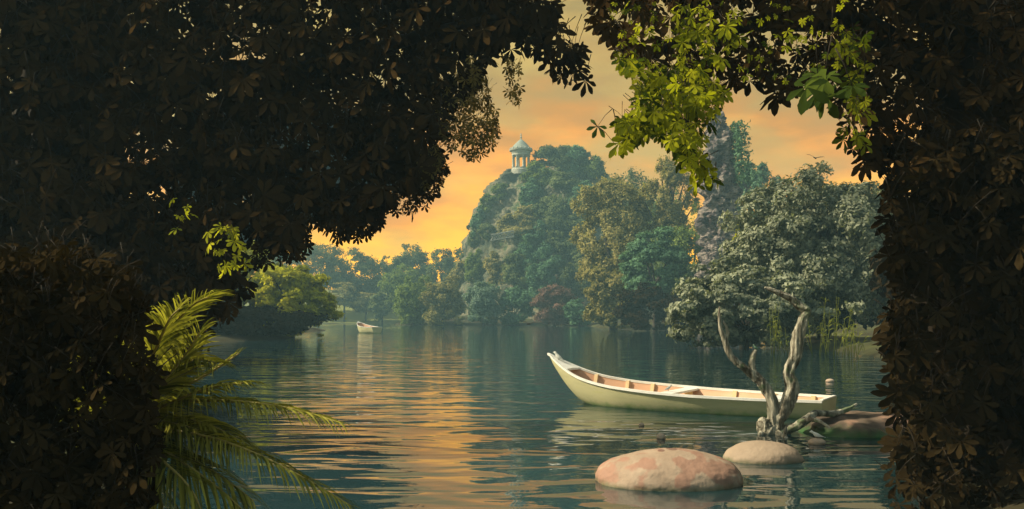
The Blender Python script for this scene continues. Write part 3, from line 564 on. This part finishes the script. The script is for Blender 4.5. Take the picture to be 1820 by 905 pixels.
# ------------------------------------------------------------------ boats
def boat_mesh(root, Lg, bs, zs, ks, hullm, ribs, thwarts, deckto=.10, floor=.05):
    """local x: bow 0 -> stern Lg; bs half beam, zs sheer height, ks keel height as tables over s"""
    def itp(tab, s): return float(np.interp(s, [a for a, _ in tab], [b for _, b in tab]))
    S = 48; TT = 14; th = .028
    ss = [0]+[((i/S)**1.25) for i in range(1, S+1)]
    def sm(tab, s): return sum(itp(tab, min(1, max(0, s+o))) * w for o, w in ((-.03, .2), (-.015, .2), (0, .2), (.015, .2), (.03, .2))) if .04 < s < .96 else itp(tab, s)
    def pt(s, t, sg, inset=0.0):
        ex = .48-.28*min(1, s/.3)
        b = max(0.004, sm(bs, s)-inset*1.0); z0 = sm(ks, s)+inset; z1 = sm(zs, s)
        return (s*Lg, sg*b*(t**ex), z0+(z1-z0)*t)
    mb = MB(); V = []
    for s in ss:
        for j in range(2*TT+1):
            u = j/TT-1; V.append(pt(s, abs(u)**1.6, 1 if u > 0 else -1))
    w = 2*TT+1; F = [(i*w+j, i*w+j+1, (i+1)*w+j+1, (i+1)*w+j) for i in range(len(ss)-1) for j in range(w-1)]
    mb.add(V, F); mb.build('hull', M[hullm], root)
    # transom
    mb = MB(); V = [pt(1, abs(j/TT-1)**1.6, 1 if j > TT else -1) for j in range(w)]; V2 = [(x-.04, y*.97, z) for x, y, z in V]; V = [(x+.003, y, z) for x, y, z in V]
    mb.add(V+V2, [tuple(range(w)), tuple(range(2*w-1, w-1, -1)), (0, w, 2*w-1, w-1)]); mb.build('transom', M[hullm], root, smooth=False)
    # inner lining
    mb = MB(); V = []
    for s in ss:
        for j in range(w):
            u = j/TT-1; p = pt(min(s, .992), abs(u)**1.6, 1 if u > 0 else -1, th); V.append((p[0], p[1], max(p[2], floor)))
    mb.add(V, [tuple(reversed(f)) for f in F]); mb.build('inner_planking', M['inner'], root)
    # gunwale: a flat cap all the way round
    mb = MB()
    for sg in (-1, 1):
        V = []
        for s in ss:
            b = sm(bs, s); z = sm(zs, s)+.012; x = s*Lg-(.03 if s == 0 else 0)
            V += [(x, sg*(b+.016), z), (x, sg*max(0, b-.045), z), (x, sg*max(0, b-.045), z-.04), (x, sg*(b+.016), z-.04)]
        n = len(ss); FF = [(i*4+k, i*4+(k+1) % 4, (i+1)*4+(k+1) % 4, (i+1)*4+k) for i in range(n-1) for k in range(4)]+[(0, 3, 2, 1), tuple((n-1)*4+k for k in range(4))]
        mb.add(V, FF)
    box(mb, (Lg-.02, 0, sm(zs, 1)+.013), (.05, 2*sm(bs, 1)-.09, .022)); mb.build('gunwale', M['white'], root, smooth=False)
    # bow deck
    mb = MB(); V = []; k = 0
    for i in range(9):
        s = deckto*i/8; b = max(.003, sm(bs, s)-.01); z = sm(zs, s)+.002; V += [(s*Lg, -b, z), (s*Lg, 0, z+.012), (s*Lg, b, z), (s*Lg, b, z-.03), (s*Lg, -b, z-.03)]
    mb.add(V, [(i*5+k, i*5+(k+1) % 5, (i+1)*5+(k+1) % 5, (i+1)*5+k) for i in range(8) for k in range(5)]+[(0, 4, 3, 2, 1), tuple(40+k for k in range(5))]); mb.build('bow_deck', M['white'], root, smooth=False)
    for s in ribs:
        mb = MB()
        V = []
        seq = [(.98-.93*q/8, -1) for q in range(9)]+[(.05+.93*q/8, 1) for q in range(9)]
        for t, sg in seq:
            a = pt(s, t, sg, th); b_ = pt(s, t, sg, th+.05); za = max(a[2], floor+.002); zb = max(a[2], floor+.03)
            V += [(a[0]-.035, a[1], za), (a[0]+.035, a[1], za), (b_[0]+.035, b_[1], zb), (b_[0]-.035, b_[1], zb)]
        mb.add(V, [(i*4+k, i*4+(k+1) % 4, (i+1)*4+(k+1) % 4, (i+1)*4+k) for i in range(17) for k in range(4)]+[(0, 3, 2, 1), (68, 69, 70, 71)])
        mb.build('rib', M['rib'], root, smooth=False)
    for s, wd, dz in thwarts:
        mb = MB(); b = sm(bs, s)-.05; z = sm(zs, s)-dz; box(mb, (s*Lg, 0, z), (wd, 2*b, .035)); t = mb.build('thwart', M['white'], root, smooth=False)
        mb = MB()
        for sg in (-1, 1): mb = MB(); box(mb, (s*Lg, sg*(b-.14), z-.0185-.075), (wd*.55, .04, .15)); mb.build('knee', M['rib'], t, smooth=False)
    mb = MB(); V = []
    for i in range(10, 46):
        s = i/47; tt = max(.01, (floor-sm(ks, s))/(sm(zs, s)-sm(ks, s))); b = max(.02, sm(bs, s)*tt**(.48-.28*min(1, s/.3))-.05); V += [(s*Lg, -b, floor+.012), (s*Lg, b, floor+.012)]
    mb.add(V, [(2*i, 2*i+2, 2*i+3, 2*i+1) for i in range(35)]); mb.build('floorboards', M['rib'], root, smooth=False)
bow = Vector((.72, 16.3, 0)); stern = Vector((5.06, 13.45, 0)); ax = stern-bow
b1 = empty('rowing_boat', bow, 'cream wooden rowing boat with raised bow and salmon inside moored beside the driftwood', 'boat', rz=math.atan2(ax.y, ax.x))
boat_mesh(b1, ax.length, [(0, .01), (.03, .10), (.08, .26), (.15, .42), (.25, .60), (.35, .72), (.48, .79), (.62, .78), (.8, .67), (1, .48)],
          [(0, .90), (.03, .80), (.08, .67), (.14, .54), (.2, .46), (.3, .385), (.45, .335), (.6, .305), (.8, .295), (1, .30)],
          [(0, .86), (.02, .68), (.05, .47), (.09, .25), (.13, .08), (.17, -.04), (.25, -.12), (.5, -.15), (.85, -.12), (1, -.06)],
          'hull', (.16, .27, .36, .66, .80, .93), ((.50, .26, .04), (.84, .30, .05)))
b2p = P(634, 583, 84); 
fb = Vector((P(633, 0, 86).x, 87.2, 0)); fs = Vector((P(664, 0, 83).x, 84.6, 0)); ax2 = fs-fb
b2 = empty('rowing_boat', fb, 'small pale rowing boat with pinkish inside floating far off near the opposite shore', 'boat', rz=math.atan2(ax2.y, ax2.x))
boat_mesh(b2, ax2.length*1.05, [(0, .01), (.05, .25), (.15, .5), (.3, .72), (.5, .85), (.75, .8), (1, .6)], [(0, 1.15), (.05, 1.05), (.15, .9), (.3, .76), (.5, .66), (.75, .6), (1, .6)],
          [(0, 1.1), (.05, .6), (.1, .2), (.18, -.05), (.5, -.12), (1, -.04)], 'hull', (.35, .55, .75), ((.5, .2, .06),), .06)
# ------------------------------------------------------------------ boulders and pebbles
def rock(name, label, c, r, m, seed, amp=.06, fr=1.6, sub=5, dents=(), cat='boulder', power=1.0, group=None):
    import bmesh
    bm = bmesh.new(); bmesh.ops.create_icosphere(bm, subdivisions=sub, radius=1)
    for v in bm.verts:
        p = v.co.copy(); q = p*fr+Vector((seed*3.1, 0, 0)); a = noise.noise(q)+.4*noise.noise(q*2.7)+.2*noise.noise(q*6)
        p *= 1+amp*a
        for dx, dy, rr in dents:
            e = math.hypot((p.x-dx)*1.0, (p.y-dy)*.8)
            if p.z > 0 and e < rr: p.z -= .045*(1-(e/rr)**2)
        v.co = Vector((p.x*r[0], p.y*r[1], p.z*r[2]))
    me = bpy.data.meshes.new(name); bm.to_mesh(me); bm.free(); me.materials.append(m)
    for p in me.polygons: p.use_smooth = True
    o = bpy.data.objects.new(name, me); col.objects.link(o); o.location = c; return tag(o, label, cat, group)
def spotmat():                          # two dark ellipses mixed into the big boulder's colour
    m = M['boulder'].copy(); m.name = 'boulder with dark spots'; nt = m.node_tree; b = nt.nodes['Principled BSDF']; src = b.inputs['Base Color'].links[0].from_socket
    tc = N(nt, 'ShaderNodeTexCoord')
    for (x, y, rx, ry) in SPOTS:
        mp = N(nt, 'ShaderNodeMapping'); mp.inputs['Location'].default_value = (-x/rx, -y/ry, 0); mp.inputs['Scale'].default_value = (1/rx, 1/ry, 0); L(nt, tc.outputs['Object'], mp.inputs[0])
        ln = N(nt, 'ShaderNodeVectorMath', operation='LENGTH'); L(nt, mp.outputs[0], ln.inputs[0])
        mr = N(nt, 'ShaderNodeMapRange'); L(nt, ln.outputs['Value'], mr.inputs[0]); mr.inputs[1].default_value = .85; mr.inputs[2].default_value = 1.05; mr.inputs[3].default_value = .8; mr.inputs[4].default_value = 0
        mx = N(nt, 'ShaderNodeMix', data_type='RGBA'); L(nt, mr.outputs[0], mx.inputs[0]); L(nt, src, mx.inputs[6]); mx.inputs[7].default_value = (.16, .08, .06, 1); src = mx.outputs[2]
    L(nt, src, b.inputs['Base Color']); return m
SPOTS = ((.03, .02, .055, .10), (-.085, -.05, .035, .055))
D1 = 8.25; c1 = P(1189, 862, D1); c1.z = .02
rock('boulder', 'largest smooth pinkish boulder with red patches and two dark spots in the front right', c1, (.72, .52, .29), spotmat(), 1, .05, 1.3, 6)
D2 = 9.5; c2 = P(1357, 820, D2); c2.z = .0
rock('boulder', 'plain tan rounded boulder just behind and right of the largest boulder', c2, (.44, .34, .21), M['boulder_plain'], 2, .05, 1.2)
c3 = P(1535, 790, 11.9); c3.z = -.06
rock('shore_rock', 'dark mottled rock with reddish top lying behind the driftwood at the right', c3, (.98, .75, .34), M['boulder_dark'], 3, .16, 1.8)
def peb(px, py, w, h, label, seed, name='pebble'):
    d = EYE*FPX/(py+h/2-HOR); c = P(px, 0, d); rz = h*d/FPX*.5; c.z = rz*.45
    return rock(name, label, c, (w*d/FPX/2, w*d/FPX/2*.85, rz), M['pebble'], seed, .05, 1.5, 4, cat='stone', group='small stones in the water')
peb(1475, 675, 15, 8, 'small round stone out on the dark water right of the tall driftwood limb', 16, 'stone')
peb(1140, 753, 10, 8, 'tiny round stone in the pale reflection below the middle of the boat', 12, 'stone')
peb(1175, 773, 16, 13, 'small brownish stone between the boat reflection and the largest boulder', 13, 'stone')
egg = peb(1452, 782, 30, 15, 'egg shaped tan stone between the driftwood root and the plain boulder, beneath the white bird', 14, 'stone')
# ------------------------------------------------------------------ driftwood
def drift():
    d = 11.6; root = empty('driftwood', P(1380, 775, d)*1, 'twisted weathered driftwood stump with two tall bare limbs standing in the water', 'driftwood'); base = root.location.copy(); base.z = 0; root.location = base
    k = d/FPX
    def T(name, pts, sides=22, ridge=.32, seed=0, par=root):
        pp = [P(p[0], p[1], d+(p[3] if len(p) > 3 else 0))-base for p in pts]; rr = [p[2]*k*.74 for p in pts]
        # lift the object's origin handling: local coordinates
        mb = MB(); tube(mb, pp, rr, sides, 9, ridge, seed, .05); o = mb.build(name, M['drift'], par)
        return o
    T('stump', [(1353, 742, 4), (1356, 750, 15), (1364, 764, 20), (1378, 768, 19), (1394, 766, 14), (1404, 770, 6)], 30, .4, 1)
    T('stump', [(1360, 756, 14), (1362, 775, 14), (1364, 800, 12)], 22, .4, 2)
    T('limb', [(1383, 768, 15), (1382, 748, 17), (1399, 718, 17), (1408, 688, 14.5), (1402, 661, 13.5), (1414, 630, 14), (1420, 594, 12.5), (1428, 566, 11), (1434, 552, 11), (1419, 543, 8.5), (1404, 530, 7.5), (1383, 520, 6), (1368, 514, 4.5), (1359, 511, 2)], 30, .34, 3)
    L2 = T('limb', [(1372, 768, 13), (1376, 745, 15), (1370, 708, 13), (1353, 680, 11.5), (1332, 661, 9.5), (1311, 645, 8), (1297, 630, 7), (1288, 604, 6), (1281, 586, 5), (1278, 563, 3.5), (1279, 545, 1.8)], 26, .34, 4)
    T('twig', [(1287, 606, 4.5), (1293, 594, 4), (1291, 582, 3.2), (1285, 570, 1.5)], 14, .3, 5, L2)
    T('twig', [(1352, 682, 7), (1341, 664, 7.5), (1336, 646, 7), (1338, 633, 6.5), (1343, 622, 4)], 18, .3, 6, L2)
    R1 = T('root', [(1385, 766, 9), (1414, 759, 10.5, -.1), (1432, 747, 9.5, -.1), (1450, 735, 8), (1480, 735, 7, .1), (1506, 728, 5.5, .2), (1523, 718, 2.5, .3)], 20, .34, 7)
    T('twig', [(1420, 752, 6, -.1), (1436, 746, 6, -.25), (1452, 747, 5, -.4), (1465, 754, 3.5, -.5), (1476, 762, 1.5, -.55)], 14, .3, 8, R1)
    T('root', [(1378, 768, 9), (1388, 774, 8, -.2), (1397, 780, 5, -.4), (1399, 792, 3, -.5)], 16, .34, 9)
    T('root', [(1394, 776, 6, -.3), (1396, 766, 4, -.35), (1397, 756, 1, -.35)], 12, .3, 10)
    T('root', [(1362, 768, 7), (1352, 772, 6, -.1), (1346, 786, 3, -.2)], 14, .3, 11)
drift()
# ------------------------------------------------------------------ birds
def perched(name, label, loc, s, m, heading, pitch=25, legs=.3):
    """one lofted body from tail tip over back and head to beak tip"""
    st = [(-1.25, .02, .07, .02), (-.95, .05, .12, .03), (-.6, .15, .16, .12), (-.3, .24, .24, .22), (0, .30, .30, .29), (.25, .29, .28, .30), (.45, .22, .22, .24), (.58, .17, .17, .18), (.72, .18, .18, .19), (.86, .16, .155, .165), (.96, .09, .09, .09), (1.02, .045, .045, .04), (1.16, .01, .01, .01)]
    cz = {0: 0, .25: .05, .45: .16, .58: .27, .72: .36, .86: .38, .96: .36, 1.02: .34, 1.16: .31}
    root = empty(name, loc, label, 'bird', rz=heading); V = []; n = 16
    for x, a, ry, rz in st:
        z0 = cz.get(x, 0.0) if x >= 0 else x*.18
        for k in range(n): t = 2*math.pi*k/n; V.append((x*.9, math.cos(t)*ry*.85, z0+math.sin(t)*rz))
    F = [(i*n+k, i*n+(k+1) % n, (i+1)*n+(k+1) % n, (i+1)*n+k) for i in range(len(st)-1) for k in range(n)]+[tuple(range(n-1, -1, -1)), tuple((len(st)-1)*n+k for k in range(n))]
    Rm = Matrix.Rotation(-math.radians(pitch), 4, 'Y'); h = .30+legs*.5
    V = [tuple((Rm @ Vector(v)+Vector((0, 0, h)))*s) for v in V]; mb = MB(); mb.add(V, F); mb.build('body', m, root)
    for sg in (-1, 1):
        mb = MB(); V = []
        for x, ry, z, w in ((.28, .26, .08, .05), (.1, .285, .06, .17), (-.2, .25, .0, .19), (-.55, .17, -.08, .12), (-.95, .08, -.16, .02)):
            V += [(x, sg*ry, z+w), (x, sg*(ry+.03), z), (x, sg*ry*.98, z-w)]
        mb.add([tuple((Rm @ Vector((v[0]*.9, v[1], v[2]))+Vector((0, 0, h)))*s) for v in V], [(i*3+k, i*3+k+1, i*3+k+4, i*3+k+3) for i in range(4) for k in range(2)])
        mb.build('wing', m, root)
        mb = MB(); tube(mb, [(0, sg*.09*s, 0), (0, sg*.10*s, h*s*.9)], [.018*s, .03*s], 6); tube(mb, [(-.08*s, sg*.09*s, .008*s), (.13*s, sg*.09*s, .008*s)], [.015*s, .015*s], 5); mb.build('leg', M['limb'], root)
    return root
def boatpt(s, lat, z): u = ax.normalized(); n_ = Vector((-u.y, u.x, 0)); return bow+u*s*ax.length+n_*lat+Vector((0, 0, z))
perched('dove', 'white bird perched on the raised bow tip of the rowing boat', boatpt(.04, 0, .785), .135, M['feather'], math.radians(165), 22, .2)
perched('small_bird', 'small pale grey bird standing on the middle seat of the rowing boat', boatpt(.49, -.22, .318), .085, M['greyfeather'], math.radians(20), 12, .5)
perched('small_bird', 'small green and white bird on top of the short driftwood stub', P(1343, 621, 11.6), .058, M['greenfeather'], math.radians(185), 20, .2)
e = egg.location
perched('dove', 'white bird standing on the egg shaped stone by the driftwood root', e+Vector((0, 0, egg.dimensions.z*.5 if egg.dimensions.z else .05)), .095, M['feather'], math.radians(170), 4, .2)
def flying(name, label, px, py, d, span, bank, head, m):
    root = empty(name, P(px, py, d), label, 'bird', 'birds in flight'); root.rotation_euler = (bank, 0, head); V = []; n = 10
    st = [(-.5, .01), (-.42, .05), (-.2, .045), (0, .075), (.15, .07), (.25, .05), (.33, .05), (.38, .02), (.43, .005)]
    for x, r in st:
        for k in range(n): t = 2*math.pi*k/n; V.append((x*span*.5, math.cos(t)*r*span*(.9 if x > -.4 else 1.6)*.7, math.sin(t)*r*span*.55))
    mb = MB(); mb.add(V, [(i*n+k, i*n+(k+1) % n, (i+1)*n+(k+1) % n, (i+1)*n+k) for i in range(len(st)-1) for k in range(n)]+[tuple(range(n-1, -1, -1)), tuple((len(st)-1)*n+k for k in range(n))]); mb.build('body', m, root)
    for sg in (-1, 1):
        V = []
        for u, ch, z, sw in ((0, .13, .01, .02), (.15, .15, .06, .04), (.3, .14, .10, .05), (.42, .11, .11, .01), (.5, .03, .10, -.06)):
            for q, zz in ((.5, 0), (.0, .012), (-.5, 0)): V.append(((sw+q*ch)*span, sg*u*span, (z*1.2+zz)*span))
        W_ = [(v[0], v[1], v[2]-.006*span) for v in V]; F = [(i*3+k, i*3+k+1, i*3+k+4, i*3+k+3) for i in range(4) for k in range(2)]
        mb = MB(); mb.add(V+W_, F+[tuple(15+i for i in reversed(f)) for f in F]); mb.build('wing', m, root)
flying('flying_bird', 'dark bird flying in the sunset sky above the grey leaved tree', 1449, 281, 40, .85, R(15), R(55), M['blackfeather'])
flying('flying_bird', 'dark bird flying in front of the speckled tree left of the forked trunk', 1143, 340, 60, 1.0, R(10), R(60), M['blackfeather'])
flying('flying_bird', 'dark bird skimming the water below the reddish bush', 940, 576, 60, 1.4, R(5), R(70), M['blackfeather'])
# ------------------------------------------------------------------ temple, footbridge
def temple():
    d = 194; c = P(926, 303, d); k = d/FPX; root = empty('round_temple', c, 'small round stone temple with eight columns and a conical roof on top of the cliff', 'temple')
    def part(name, prof, m, par=root, sides=40):
        mb = MB(); lathe(mb, prof, sides=sides); return mb.build(name, m, par, smooth=False)
    part('base', [(18*k, -8*k), (18*k, 0), (16.5*k, .2), (16.5*k, .5)], M['stone'])
    for i in range(8):
        a = 2*math.pi*(i+.35)/8; mb = MB(); r = 1.9*k
        lathe(mb, [(r*1.35, .5), (r*1.35, .65), (r, .75), (r*.86, 24*k), (r*1.1, 24.6*k), (r*1.45, 25.4*k), (r*1.45, 26*k)], (math.cos(a)*14.5*k, math.sin(a)*14.5*k, 0), 14); mb.build('column', M['stone'], root)
    part('entablature', [(13.2*k, 26*k), (16.2*k, 26*k), (16.2*k, 29.5*k), (17*k, 30*k), (17*k, 33*k), (20.5*k, 34*k), (21*k, 36.2*k), (19*k, 36.6*k)], M['stone'])
    part('roof', [(20*k, 36.6*k), (18*k, 38.8*k), (14.5*k, 42.5*k), (11*k, 46.5*k), (7*k, 50.5*k), (3.5*k, 53.5*k), (1.5*k, 55*k)], M['roofstone'])
    part('finial', [(1.3*k, 54.8*k), (1.0*k, 57*k), (2.0*k, 58*k), (2.2*k, 59*k), (.7*k, 60.5*k), (1.5*k, 62.5*k), (.9*k, 64*k), (.2*k, 67*k)], M['stone'], sides=16)
    for i in range(16):
        a = 2*math.pi*i/16; mb = MB(); lathe(mb, [(.5*k, 36*k), (1.0*k, 37*k), (1.1*k, 38.4*k), (.2*k, 39.6*k)], (math.cos(a)*19.3*k, math.sin(a)*19.3*k, 0), 8); mb.build('antefix', M['stone'], root)
temple()
def bridge():
    d = 172; a = P(872, 428, d); b = P(913, 421, d); root = empty('footbridge', a, 'small pale iron footbridge with crossed railings on the cliff face', 'footbridge'); v = b-a; n = 6
    mb = MB()
    for off in (0, 1.2):
        o = Vector((0, off, 0)); tube(mb, [o, v+o], [.09, .09], 6)
    for i in range(12): t = (i+.5)/12; box(mb, v*t+Vector((0, .6, .08)), (v.length/12*.9, 1.3, .06))
    mb.build('deck', M['iron'], root, smooth=False)
    for off in (0, 1.2):
        mb = MB(); o = Vector((0, off, 0)); up = Vector((0, 0, 1.25)); tube(mb, [o+up, v+o+up], [.08, .08], 6)
        for i in range(n):
            p = v*(i/n)+o; q = v*((i+1)/n)+o; tube(mb, [p, q+up], [.05, .05], 5); tube(mb, [p+up, q], [.05, .05], 5); tube(mb, [q, q+up], [.06, .06], 5)
        mb.build('railing', M['iron'], root, smooth=False)
bridge()
# ------------------------------------------------------------------ reeds
def reeds(px, py, d, w, n, label, seed, hh=1.8):
    rng = random.Random(seed); c = P(px, py, d); c.z = 0; root = empty('reed_clump', c, label, 'reeds', 'reeds at the right bank'); V, F, T = [], [], []; mb = MB()
    for i in range(n):
        b = Vector((rng.uniform(-w/2, w/2), rng.uniform(-.4, .4), -.1)); h = hh*rng.uniform(.5, 1.1); ln = Vector((rng.gauss(0, .18), rng.gauss(0, .1), 1)); pts = [b, b+ln*h*.5, b+ln*h]; tube(mb, pts, [.014, .011, .006], 5)
        for k in range(4):
            t = rng.uniform(.3, 1); p = b+ln*h*t; a = rng.uniform(0, 6.28); dr = Vector((math.cos(a), math.sin(a)*.6, 0)); l = rng.uniform(.3, .6); wv = Vector((-dr.y, dr.x, .5)).normalized()*.022; q0 = len(V)
            for j in range(6):
                u = j/5; q = p+dr*l*(u**.8)*.7+Vector((0, 0, l*(1.1*u-1.5*u*u))); V += [q-wv*(1-u)**.6*1.2, q+wv*(1-u)**.6*1.2]
            F += [(q0+2*j, q0+2*j+1, q0+2*j+3, q0+2*j+2) for j in range(5)]; T += [rng.random()]*12
    mb.add([tuple(v) for v in V], F, np.array(T)); mb.build('foliage', LM['reed'], root)
reeds(1388, 625, 37, .9, 9, 'thin reed clump in the water between the two driftwood limbs and the grey tree', 1, 2.2)
reeds(1470, 625, 36, 1.3, 16, 'tallest yellow green reed clump right of the tall driftwood limb', 2, 2.4)
reeds(1517, 628, 35, .7, 10, 'rightmost reed clump, low with curled leaves', 3, 1.7)
# ------------------------------------------------------------------ haze
def haze():
    mb = MB(); box(mb, (0, 128, 23.5), (300, 290, 52)); m = bpy.data.materials.new('evening haze'); m.use_nodes = True; nt = m.node_tree; nt.nodes.clear()
    o = N(nt, 'ShaderNodeOutputMaterial'); v = N(nt, 'ShaderNodeVolumePrincipled'); v.inputs['Color'].default_value = (.30, .55, .68, 1); v.inputs['Density'].default_value = .0018; v.inputs['Anisotropy'].default_value = 0.1
    L(nt, v.outputs[0], o.inputs['Volume']); h = mb.build('haze', m, smooth=False); tag(h, 'pale blue evening haze over the lake', 'haze', kind='stuff')
haze()
